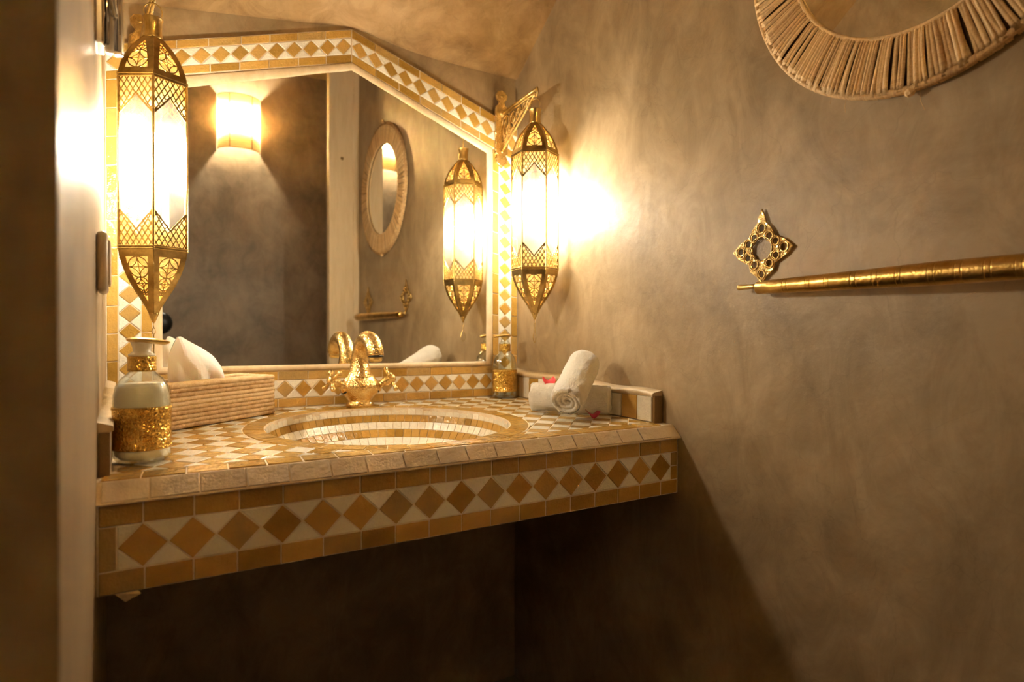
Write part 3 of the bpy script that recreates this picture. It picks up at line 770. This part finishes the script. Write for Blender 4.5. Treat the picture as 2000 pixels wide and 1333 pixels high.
# ---------------------------------------------------------------- soap bottles
def make_bottle(fill):
    t=empty('soap_dispenser',(0,0,0))
    mk('glass_body',lathe([(0,.001),(.030,.0),(.0355,.003),(.038,.009),(.038,.085),(.0375,.098),(.0345,.112),(.028,.123),(.020,.130),(.0165,.134),(.0160,.140)],40),M_glass,t,smooth=True)
    if fill: mk('lotion',lathe([(0,.004),(.030,.004),(.0350,.009),(.0362,.014),(.0362,.085),(.0357,.098),(.0330,.110),(.0295,.1155),(0,.1155)],40),M_lotion,t,smooth=True)
    else: mk('soap',lathe([(0,.004),(.030,.004),(.0355,.008),(.0362,.014),(.0362,.034),(0,.034)],40),thin_glass('clear_soap',(.9,.88,.78),.05,.2),t,smooth=True)
    mk('brass_band',lathe([(.0383,.0185),(.0396,.0195),(.0402,.022),(.0394,.0245),(.0391,.027),(.0391,.075),(.0396,.077),(.0402,.079),(.0394,.0815),(.0383,.082)],48),M_embossed,t,smooth=True)
    mk('collar',lathe([(.0160,.134),(.0190,.134),(.0196,.137),(.0190,.140),(.0190,.151),(.0196,.154),(.0185,.156),(0,.156)],32),M_embossed,t,smooth=True)
    mk('pump_neck',lathe([(.017,.156),(.0185,.1585),(.0150,.1605),(.0120,.164),(.0125,.170),(.0150,.1765),(.0175,.180),(0,.180)],28),M_lotion if fill else M_glass,t,smooth=True)
    # pump head: flat oval cap drawn out into a spout
    V=[];F=[];n=28
    for (sc__,z) in ((.80,.1775),(.97,.1800),(1,.1815),(.95,.1830),(.6,.1845)):
        for k in range(n):
            a=2*pi*k/n; x=cos(a); r=.021; px=x*r*(1 if x<0 else 1.9); py=sin(a)*r*(1 if x<0 else (1-.55*x)); dz=-.0045*max(0,x)**2
            V.append(Vector((px*sc__,py*sc__,z+dz)))
    for l in range(4):
        for k in range(n): F.append((l*n+k,l*n+(k+1)%n,(l+1)*n+(k+1)%n,(l+1)*n+k))
    F.append(tuple(range(n))[::-1]); F.append(tuple(4*n+k for k in range(n)))
    mk('pump_head',(V,F),M_brass if fill else M_brass,t,smooth=True)
    return t
b1=make_bottle(True); b1.location=(-.9935,-.518,-.0095); b1.rotation_euler=(0,0,radians(-22))
b2=make_bottle(False); b2.location=(-.0755,-.052,-.0005); b2.rotation_euler=(0,0,radians(152)); b2.scale=(.9,.9,1.0)
tag(b1,'glass pump bottle of white lotion with embossed brass band at the counter front left','soap dispenser')
tag(b2,'nearly empty clear glass pump bottle with brass band in the back right corner','soap dispenser')

# ---------------------------------------------------------------- woven tissue box
tb=empty('tissue_box',(-.830,-.1765,-.004)); tb.rotation_euler=(0,-.012,radians(36.1))
tag(tb,'woven palm fibre tissue box on the counter behind the lotion bottle','tissue box')
BL,BWD=.290,.120
tb.location=Vector((-.830,-.1765,-.0020))+Vector((-sin(radians(36.1)),cos(radians(36.1)),0))*(BWD/2)
def rrect(hx,hy,r,ds=.00085):
    pts=[]
    segs=[((hx-r,-hy),(hx,-hy+r),-pi/2),((hx,hy-r),(hx-r,hy),0),((-hx+r,hy),(-hx,hy-r),pi/2),((-hx,-hy+r),(-hx+r,-hy),pi)]
    cs=[(hx-r,-hy+r,-pi/2),(hx-r,hy-r,0),(-hx+r,hy-r,pi/2),(-hx+r,-hy+r,pi)]
    path=[]
    for cx,cy,a in cs:
        for k in range(7): an=a+pi/2*k/6; path.append(Vector((cx+r*cos(an),cy+r*sin(an))))
    out=[]
    for i in range(len(path)):
        a=path[i];b=path[(i+1)%len(path)]; n=max(1,int((b-a).length/ds))
        for k in range(n): out.append(a.lerp(b,k/n))
    return out
def coil(hx,hy,r,z,rad,flat=1.0):
    p=rrect(hx,hy,r); pts=[];rads=[];s=0
    ph=random.random()*6
    for i,q in enumerate(p):
        s+=(q-p[i-1]).length if i else 0
        w=noise.noise(Vector((q.x*14,q.y*14,z*70)))
        pts.append(Vector((q.x+w*.0006,q.y+w*.0006,z+w*.0008)))
        rads.append(rad*(.90+.13*abs(sin(s*pi/.0030+ph))+.05*w))
    return tube(pts,rads,8,closed=True,flat=flat)
NR=10; H=.088
for k in range(NR):
    z=.0045+k*(H-.009)/(NR-1)
    mk('coil',coil(BL/2-.004,BWD/2-.004,.010,z,.0051,.8),M_basket,tb,smooth=True)
for k in range(3):
    mk('lid_coil',coil(BL/2-.012-.0085*k,BWD/2-.012-.0085*k,.010,H-.003,.0046),M_basket,tb,smooth=True)
mk('base_panel',box(-BL/2+.006,BL/2-.006,-BWD/2+.006,BWD/2-.006,.001,.004),M_basket,tb)
tp=empty('tissue',(0,0,0))
# tissue: ridge from peak to shoulder, lofted from a slot
ca,sa=cos(radians(36.1)),sin(radians(36.1))
def tissue():
    nu,nv=64,26; V=[];F=[]
    ridge=[(-.060,.055),(-.050,.078),(-.040,.0960),(-.015,.082),(.012,.068),(.034,.052),(.049,.030),(.056,.000)]
    def R(s):
        x=s*(len(ridge)-1); i=min(int(x),len(ridge)-2); f=x-i; return Vector(ridge[i]).lerp(Vector(ridge[i+1]),f)
    for j in range(nv+1):
        t=j/nv
        for i in range(nu):
            a=2*pi*i/nu; s=.5-.5*cos(a); front=sin(a)
            base=Vector((-.060+.116*s, front*.020, -.004)); rr=R(s); tip=Vector((rr.x, front*.0012, rr.y))
            p=base.lerp(tip,t**.9); 
            bul=sin(pi*min(1,t*1.0))*.012*front; p.y+=bul
            w=noise.noise(Vector((p.x*26,p.z*20,front*.8+1)))*.013*(1-t*.7)*(abs(front)); p.y+=w
            fold=abs(((p.x*22+p.z*13)%1)-.5)*.016*(1-t)*abs(front); p.y+=fold*(1 if front>0 else -1)
            V.append(p)
    for j in range(nv):
        for i in range(nu): k=(i+1)%nu; F.append((j*nu+i,j*nu+k,(j+1)*nu+k,(j+1)*nu+i))
    return V,F
tv,tf=tissue()
mk('sheet',(tv,tf),M_tissue,tp,smooth=False)
tp.location=tb.location+Vector((ca*(-.042),sa*(-.042),H-.004)); tp.location+=Vector((ca*.020,sa*.020,0)); tp.rotation_euler=(0,0,radians(36.1-14))
tag(tp,'white paper tissue sticking up out of the woven box','tissue')

# ---------------------------------------------------------------- towels and petals
def towel(p0,p1,r,spiral_end=True,round_top=False,flat=1.0,seed=0):
    p0=Vector(p0);p1=Vector(p1);ax=(p1-p0);L=ax.length;ax.normalize()
    upv=Vector((0,0,1)); a=ax.cross(upv).normalized(); b=a.cross(ax).normalized()
    t=empty('rolled_towel',p0)
    nu,nv=72,60; V=[];F=[]
    def rad(s):
        e=1.0
        d0=s*L; d1=(1-s)*L
        if round_top and d1<r: e=sqrt(max(0,1-((r-d1)/r)**2))**.75
        elif d1<.010: e=.80+.20*sqrt(max(0,1-((.010-d1)/.010)**2))
        if d0<.012: e=min(e,.82+.18*sqrt(max(0,1-((.012-d0)/.012)**2)))
        return e
    for j in range(nv+1):
        s=j/nv; s=.5-.5*cos(pi*s)
        for i in range(nu):
            an=2*pi*i/nu; ov=.0022*(1-((an/(2*pi)+.10)%1)*1.0)  # overlapping outer edge
            w=noise.noise(Vector((cos(an)*1.4,sin(an)*1.4,s*5+seed)))*.0030+noise.noise(Vector((cos(an)*5,sin(an)*5,s*22+seed)))*.0014
            rr=(r+ov+w)*rad(s)
            V.append(a*cos(an)*rr*flat+b*sin(an)*rr+ax*(s*L+noise.noise(Vector((cos(an)*2,sin(an)*2,seed+9)))*.004*(1-2*s)))
    for j in range(nv):
        for i in range(nu): k=(i+1)%nu; F.append((j*nu+i,j*nu+k,(j+1)*nu+k,(j+1)*nu+i))
    c=len(V); V.append(ax*(L+(.0 if not round_top else .0))); 
    for i in range(nu): F.append((nv*nu+i,nv*nu+(i+1)%nu,c))
    mk('towel_body',(V,F),M_towel,t,smooth=True)
    if spiral_end:
        # rolled layers showing on the end: a spiral ribbon standing proud
        pts=[];n=170;turns=2.7
        for k in range(n+1):
            u=k/n; rr=r*(.90-.80*u); an=u*turns*2*pi+1.2
            pts.append(a*cos(an)*rr*flat+b*sin(an)*rr+ax*(.004+.007*u))
        mk('rolled_layers',tube(pts,[.0052*(1-.25*k/n) for k in range(n+1)],10,upv=ax),M_towel,t,smooth=True)
        capv=[V[i]*.97+ax*.002 for i in range(nu)]+[ax*.012]
        mk('inner_layers',(capv,[(i,nu,(i+1)%nu) for i in range(nu)]),M_towel,t,smooth=True)
    return t
t1=towel((-.166,-.331,.0300),(-.042,-.477,.0275),.0335,seed=3); tag(t1,'white rolled hand towel lying flat under the leaning one','towel')
t2=towel((-.190,-.502,.0310),(-.062,-.412,.1260),.0362,round_top=True,seed=11); tag(t2,'white rolled hand towel leaning diagonally across the lying one','towel')
def petal(name,loc,rot,mat,s=1.0):
    V=[];F=[];n=14;m=7
    for j in range(m+1):
        for i in range(n+1):
            u=-1+2*i/n; v=j/m
            w=sin(pi*min(1,v*.62+.12))**.7; x=u*.014*w*1.15; y=(v-.5)*.026+.004*abs(u)*(v**2)-(.003*(1-abs(u))*(v>.9))
            V.append(Vector((x,y,.0075*u*u+.004*sin(v*4)+.0012))*s)
    for j in range(m):
        for i in range(n): F.append((j*(n+1)+i,j*(n+1)+i+1,(j+1)*(n+1)+i+1,(j+1)*(n+1)+i))
    o=mk(name,(V,F),mat,smooth=True); o.location=loc; o.rotation_euler=rot; solid(o,.0006); return o
tag(petal('rose_petal',(-.138,-.362,.0640),(radians(50),0,radians(-25)),M_petal,1.0),'bright red rose petal lying on top of the flat towel roll','petal')
tag(petal('rose_petal',(-.112,-.497,-.0030),(radians(22),.1,radians(-25)),M_petal2,1.05),'dark red rose petal on the tiles at the foot of the towels','petal')

# ---------------------------------------------------------------- raffia mirror on the right wall
rm=empty('raffia_mirror',(-.002,-1.125,.842)); tag(rm,'oval wall mirror framed with wrapped raffia strands, hanging high on the right wall','mirror')
RY,RZ,IY,IZ=.276,.294,.195,.202
V=[];F=[];n=96
for (k_,x) in ((0,-.006),(1,-.006)):
    pass
disc=[(0,0,0)]
mk('mirror_glass',([(-.008,0,0)]+[(-.008,(IY+.012)*cos(2*pi*k/n),(IZ+.012)*sin(2*pi*k/n)) for k in range(n)],[(0,1+(k+1)%n,1+k) for k in range(n)]),M_mirror,rm)
def ringbody(ry0,rz0,ry1,rz1,x0,x1,bul=.0):
    V=[];F=[];n=96;lev=[(0,x0),(0,x1),(.5,x1-bul),(1,x1),(1,x0)]
    for t,x in lev:
        for k in range(n):
            a=2*pi*k/n; V.append((x,(ry0+(ry1-ry0)*t)*cos(a),(rz0+(rz1-rz0)*t)*sin(a)))
    for l in range(4):
        for k in range(n): F.append((l*n+k,l*n+(k+1)%n,(l+1)*n+(k+1)%n,(l+1)*n+k))
    return V,F
mk('backing_hoop',ringbody(IY+.004,IZ+.004,RY-.005,RZ-.005,-.002,-.010),M_brn,rm)
mk('inner_hoop',tube([(-.013,(IY+.003)*cos(2*pi*k/n),(IZ+.003)*sin(2*pi*k/n)) for k in range(n)],.0035,8,closed=True,upv=Vector((1,0,0))),M_raffia,rm,smooth=True)
mk('outer_hoop',tube([(-.011,(RY-.003)*cos(2*pi*k/n),(RZ-.003)*sin(2*pi*k/n)) for k in range(n)],.0058,8,closed=True,upv=Vector((1,0,0))),M_raffia,rm,smooth=True)
def strand_mesh(seed):
    random.seed(seed); V=[];F=[]; n=8; w0=.0027*random.uniform(.8,1.2); w1=.0040*random.uniform(.65,1.2); tw=random.uniform(-.0025,.0025)
    # x out of wall (negative), y tangential, z radial 0..1 along
    for i in range(n+1):
        u=i/n; w=w0+(w1-w0)*u; b=.0012*sin(pi*u); c=tw*sin(pi*u)
        r=u
        prof=[(-.0145-b,-w),(-.0165-b,-w*.45),(-.0165-b,w*.45),(-.0145-b,w)]
        if i==0: prof=[(x*.80,y) for x,y in prof]
        if i==n: prof=[(x*.92,y) for x,y in prof]
        V+=[(x,y+c,r) for x,y in prof]
    # wrap around outer edge
    V+=[(-.002,s*w1,1.012) for s in (-1,-.45,.45,1)]
    for i in range(n+1):
        for k in range(3): F.append((i*4+k,i*4+k+1,(i+1)*4+k+1,(i+1)*4+k))
    me=bpy.data.meshes.new('strand'); me.from_pydata(V,[],F); me.materials.append(M_raffia); me.polygons.foreach_set('use_smooth',[True]*len(me.polygons)); return me
SM=[strand_mesh(i) for i in range(14)]
random.seed(21)
NS=262; a=0
for k in range(NS):
    a=2*pi*(k+random.uniform(-.22,.22))/NS
    pi_=Vector((0,IY*cos(a),IZ*sin(a))); po=Vector((0,RY*cos(a+random.uniform(-.012,.012)),RZ*sin(a))); d=po-pi_; L=d.length
    ez=d/L; ex=Vector((1,0,0)); ey=ez.cross(ex)
    o=bpy.data.objects.new('raffia_strand',random.choice(SM)); sc.collection.objects.link(o); o.parent=rm
    fx=random.uniform(.92,1.12)
    o.matrix_local=Matrix(((ex.x*fx,ey.x,ez.x*L,pi_.x),(ex.y*fx,ey.y,ez.y*L,pi_.y),(ex.z*fx,ey.z,ez.z*L,pi_.z),(0,0,0,1)))
for q_ in (tube([(-.008,-.01,-RZ-.002),(-.012,-.013,-RZ-.02),(-.010,-.018,-RZ-.035)],.0004,4),tube([(-.01,.10,-.274),(-.012,.102,-.287),(-.012,.101,-.298)],.0004,4),tube([(-.01,.125,-.262),(-.012,.127,-.275)],.0004,4)): mk('loose_fibre',q_,M_raffia,rm)
mk('raffia_knot',xf(lathe([(0,-.008),(.006,-.004),(.007,.002),(.003,.008),(0,.009)],8),Matrix.Translation((-.012,.002,-RZ-.003))@Matrix.Rotation(1.2,4,'X')),M_raffia,rm)
mk('hanging_loop',tube([(-.006,.010,RZ-.004),(-.008,.008,RZ+.014),(-.008,.0,RZ+.022),(-.008,-.008,RZ+.014),(-.006,-.010,RZ-.004)],.004,6),M_raffia,rm)

# ---------------------------------------------------------------- towel rail
tr_=empty('towel_rail',(-.002,-.862,.268)); tag(tr_,'engraved brass towel rail hung from openwork plates on the right wall','towel rail')
def plate_at(y0):
    # openwork plate cut as ring boxes; local y along wall, z up; centre of plate at z=.076
    c=Vector((0,y0,.076))
    out=[(0,.066),(.007,.050),(.009,.040),(.020,.030),(.026,.018),(.036,.020)]
    # outline of a pointed rosette with scalloped edge
    ol=[]
    key=[(0,.070),(.006,.056),(.0085,.046),(.020,.034),(.027,.020),(.038,.014),(.046,.012),(.063,-.004),(.050,-.018),(.040,-.024),(.028,-.030),(.024,-.044),(.010,-.054),(.003,-.066)]
    ol=key+[(-x,z) for x,z in key[::-1][:-1]]
    holes=[((0,-.003),.0205,10,.12)]
    for (x,z,r) in ((0,.036,.0065),(-.016,.020,.0062),(.016,.020,.0062),(.029,.009,.0062),(-.029,.009,.0062),(.046,-.004,.0072),(-.046,-.004,.0065),(.030,-.017,.0062),(-.030,-.017,.0062),(.016,-.031,.0066),(-.016,-.031,.0066),(0,-.050,.0055)): holes.append(((x,z),r,12,0))
    cu=bpy.data.curves.new('plate','CURVE'); cu.dimensions='2D'; cu.fill_mode='BOTH'; cu.extrude=.0014; cu.bevel_depth=.0007; cu.bevel_resolution=1
    def addp(P):
        s=cu.splines.new('POLY'); s.points.add(len(P)-1)
        for q,p in zip(s.points,P): q.co=(p[0],p[1],0,1)
        s.use_cyclic_u=True
    addp(ol)
    for (hc,r,n_,w) in holes:
        addp([(hc[0]+r*(1+w*(k%2))*cos(2*pi*k/(n_*2)),hc[1]+r*(1.15 if r<.01 and hc[0]==0 else 1)*(1+w*(k%2))*sin(2*pi*k/(n_*2))) for k in range(n_*2)])
    tmp=bpy.data.objects.new('tmp',cu); sc.collection.objects.link(tmp)
    dg=bpy.context.evaluated_depsgraph_get(); me=bpy.data.meshes.new_from_object(tmp.evaluated_get(dg)); bpy.data.objects.remove(tmp)
    me.name='rail_plate'; me.materials.clear(); me.materials.append(M_castbrass)
    o=bpy.data.objects.new('rail_plate',me); sc.collection.objects.link(o); o.parent=tr_
    o.matrix_local=frame_of((-.004,y0,.076),(0,-1,0),(0,0,1),(-1,0,0))
    # interlace relief: raised lines round the holes
    rel=[]
    for (hc,r,n_,w) in holes:
        rel.append(tube([(0,0,0)]*0 or [(-.0068,y0-(hc[0]+(r+.0028)*cos(b)),.076+hc[1]+(r+.0028)*(1.1 if hc[0]==0 and r<.01 else 1)*sin(b)) for b in [2*pi*k/20 for k in range(20)]],.0011,5,closed=True,upv=Vector((1,0,0))))
    mk('interlace',join(*rel),M_castbrass,o and tr_,smooth=True)
    mk('hanger',tube([(-.005,y0,.014),(-.010,y0,.006),(-.018,y0,.0)],.0028,8),M_brass,tr_,smooth=True)
plate_at(0); plate_at(-.475)
XB=-.022
prof=[];y=0
V=[];F=[]
pr=[(.0,.0),(.0125,.0),(.0140,.002),(.0140,.004)]
L=.50
def rr_(s): return .0118+.0052*min(1,s/.30)
s=.06
pr=[(0,0),(rr_(0)-.001,0),(rr_(0),.0015),(rr_(.055),.055)]
while s<L-.03:
    w=random.choice((.035,.045))
    for ds,dr in ((-.0015,0),(-.0004,0),(0,0),(.0006,-.0004),(.0014,-.0004),(.0018,0),(.0022,0),(.0035,0),(.0065,0),(.0078,0),(.0082,0),(.0088,-.0004),(.0094,-.0004),(.0100,0),(.0104,0),(.0116,0)): pr.append((rr_(s+ds)+dr,s+ds))
    s+=w
pr+=[(rr_(L),L-.002),(rr_(L)-.001,L),(0,L)]
RB=radians(2.9)
mk('bar',xf(lathe(pr,32),frame_of((XB,-.004,.0),(cos(RB),sin(RB),0),(0,0,1),Vector((-sin(RB),-cos(RB),0)))),brass('rail_brass',(.46,.29,.07),(.74,.50,.17),.30,120,.30,.0016,'vor'),tr_,smooth=True)
mk('bar_pin',join(xf(lathe([(0,-.03),(.0048,-.03),(.0055,-.028),(.0050,-.02),(.0045,0),(.0045,.02)],14),frame_of((XB,.008,.003),(1,0,0),(0,0,1),(0,-1,0))),
   xf(lathe([(.0045,.0),(.0045,.02),(.006,.028),(0,.03)],14),frame_of((XB-.025,-.500,.0),(1,0,0),(0,0,1),(0,-1,0)))),M_brass,tr_,smooth=True)

# ---------------------------------------------------------------- sconce on the far wall (seen in the mirror)
XS,ZS0,ZS1,RS=-.442,1.236,1.540,.113
sn=empty('wall_sconce',(XS,YF,ZS0)); tag(sn,'lit half-round linen wall sconce, seen in the mirror on the far wall','sconce')
HS=ZS1-ZS0
def half(a0,a1,n,dy=.07,off=0): return [((RS+off)*cos(a0+(a1-a0)*k/n),(RS+off)*sin(a0+(a1-a0)*k/n)*dy/RS) for k in range(n+1)]
hp=half(0,pi,40,.085)
V=[(x,y+.002,0) for x,y in hp]+[(x,y+.002,HS) for x,y in hp]; n=len(hp)
o=mk('shade',(V,[(k,k+1,n+k+1,n+k) for k in range(n-1)]),M_shade,sn,smooth=True); solid(o,.0012)
for z in (0,HS): mk('shade_wire',tube([(x,y+.002,z) for x,y in half(0,pi,40,.087)],.0022,6),M_black,sn)
for q in (13,27): x,y=half(0,pi,40,.086)[q]; mk('shade_wire',tube([(x,y+.002,0),(x*1.015,y*1.015+.002,HS)],.0022,6),M_black,sn)
mk('lamp_holder',join(box(-.02,.02,.0,.012,HS*.3,HS*.6),tube([(0,.01,HS*.42),(0,.045,HS*.42)],.008,8)),M_oldbrass,sn)
mk('bulb',xf(lathe([(0,-.03),(.012,-.026),(.020,-.010),(.021,.004),(.014,.022),(.010,.032),(0,.033)],16),Matrix.Translation((0,.045,HS*.56))),M_sbulb,sn,smooth=True)

# ---------------------------------------------------------------- small fittings
kb=mk('door_stop',xf(lathe([(0,.030),(.020,.030),(.045,.026),(.060,.016),(.063,.008),(.060,.0),(0,0)],32),frame_of((-.843,YF,.245),(1,0,0),(0,0,1),(0,1,0))),M_black,smooth=True)
tag(kb,'round black disc on the far wall, seen at the mirror left edge','door stop')
# light switch on the left wall
def rplate(h,w,t,r):
    P=[]
    for cx,cz,a in ((w/2-r,h/2-r,0),(-w/2+r,h/2-r,pi/2),(-w/2+r,-h/2+r,pi),(w/2-r,-h/2+r,-pi/2)):
        for k in range(7): an=a+pi/2*k/6; P.append((cx+r*cos(an),cz+r*sin(an)))
    n=len(P); V=[(0,y,z) for y,z in P]+[(t*.75,y,z) for y,z in P]+[(t,y*.93,z*.93) for y,z in P]; F=[tuple(range(2*n,3*n))]
    for k in range(n):
        j=(k+1)%n; F+=[(k,j,n+j,n+k),(n+k,n+j,2*n+j,2*n+k)]
    return V,F
sw=empty('light_switch',(XL,-.585,.276)); tag(sw,'small rounded taupe switch box on the left wall below the chrome fitting','switch')
mk('switch_box',bevbox(0,.0135,-.040,.040,-.0405,.0405,.006),M_taupe,sw,smooth=True)
mk('switch_face',xf(rplate(.060,.058,.004,.008),Matrix.Translation((.0125,0,0))),M_rim,sw,smooth=False)
# chrome fitting
cf_=empty('chrome_fitting',(XL,-.640,.560)); tag(cf_,'polished chrome fitting with tube and lever, high on the left wall','wall fitting')
mk('mounting_plate',bevbox(0,.011,-.024,.024,-.012,.10,.003),M_chrome,cf_,smooth=False)
mk('tube',xf(lathe([(0,0),(.0095,0),(.0108,.002),(.0108,.11),(.009,.113),(0,.113)],28),Matrix.Translation((.0215,-.008,-.018))@Matrix.Rotation(radians(0),4,'X')),M_chrome,cf_,smooth=True)
mk('lever',tube([(.012,-.004,.09),(.018,-.020,.055),(.022,-.026,.022)],[.006,.0055,.004],14),M_chrome,cf_,smooth=True)
mk('mounting_collar',tube([(.004,.0,.03),(.016,-.004,.03)],.009,18),M_chrome,cf_,smooth=True)
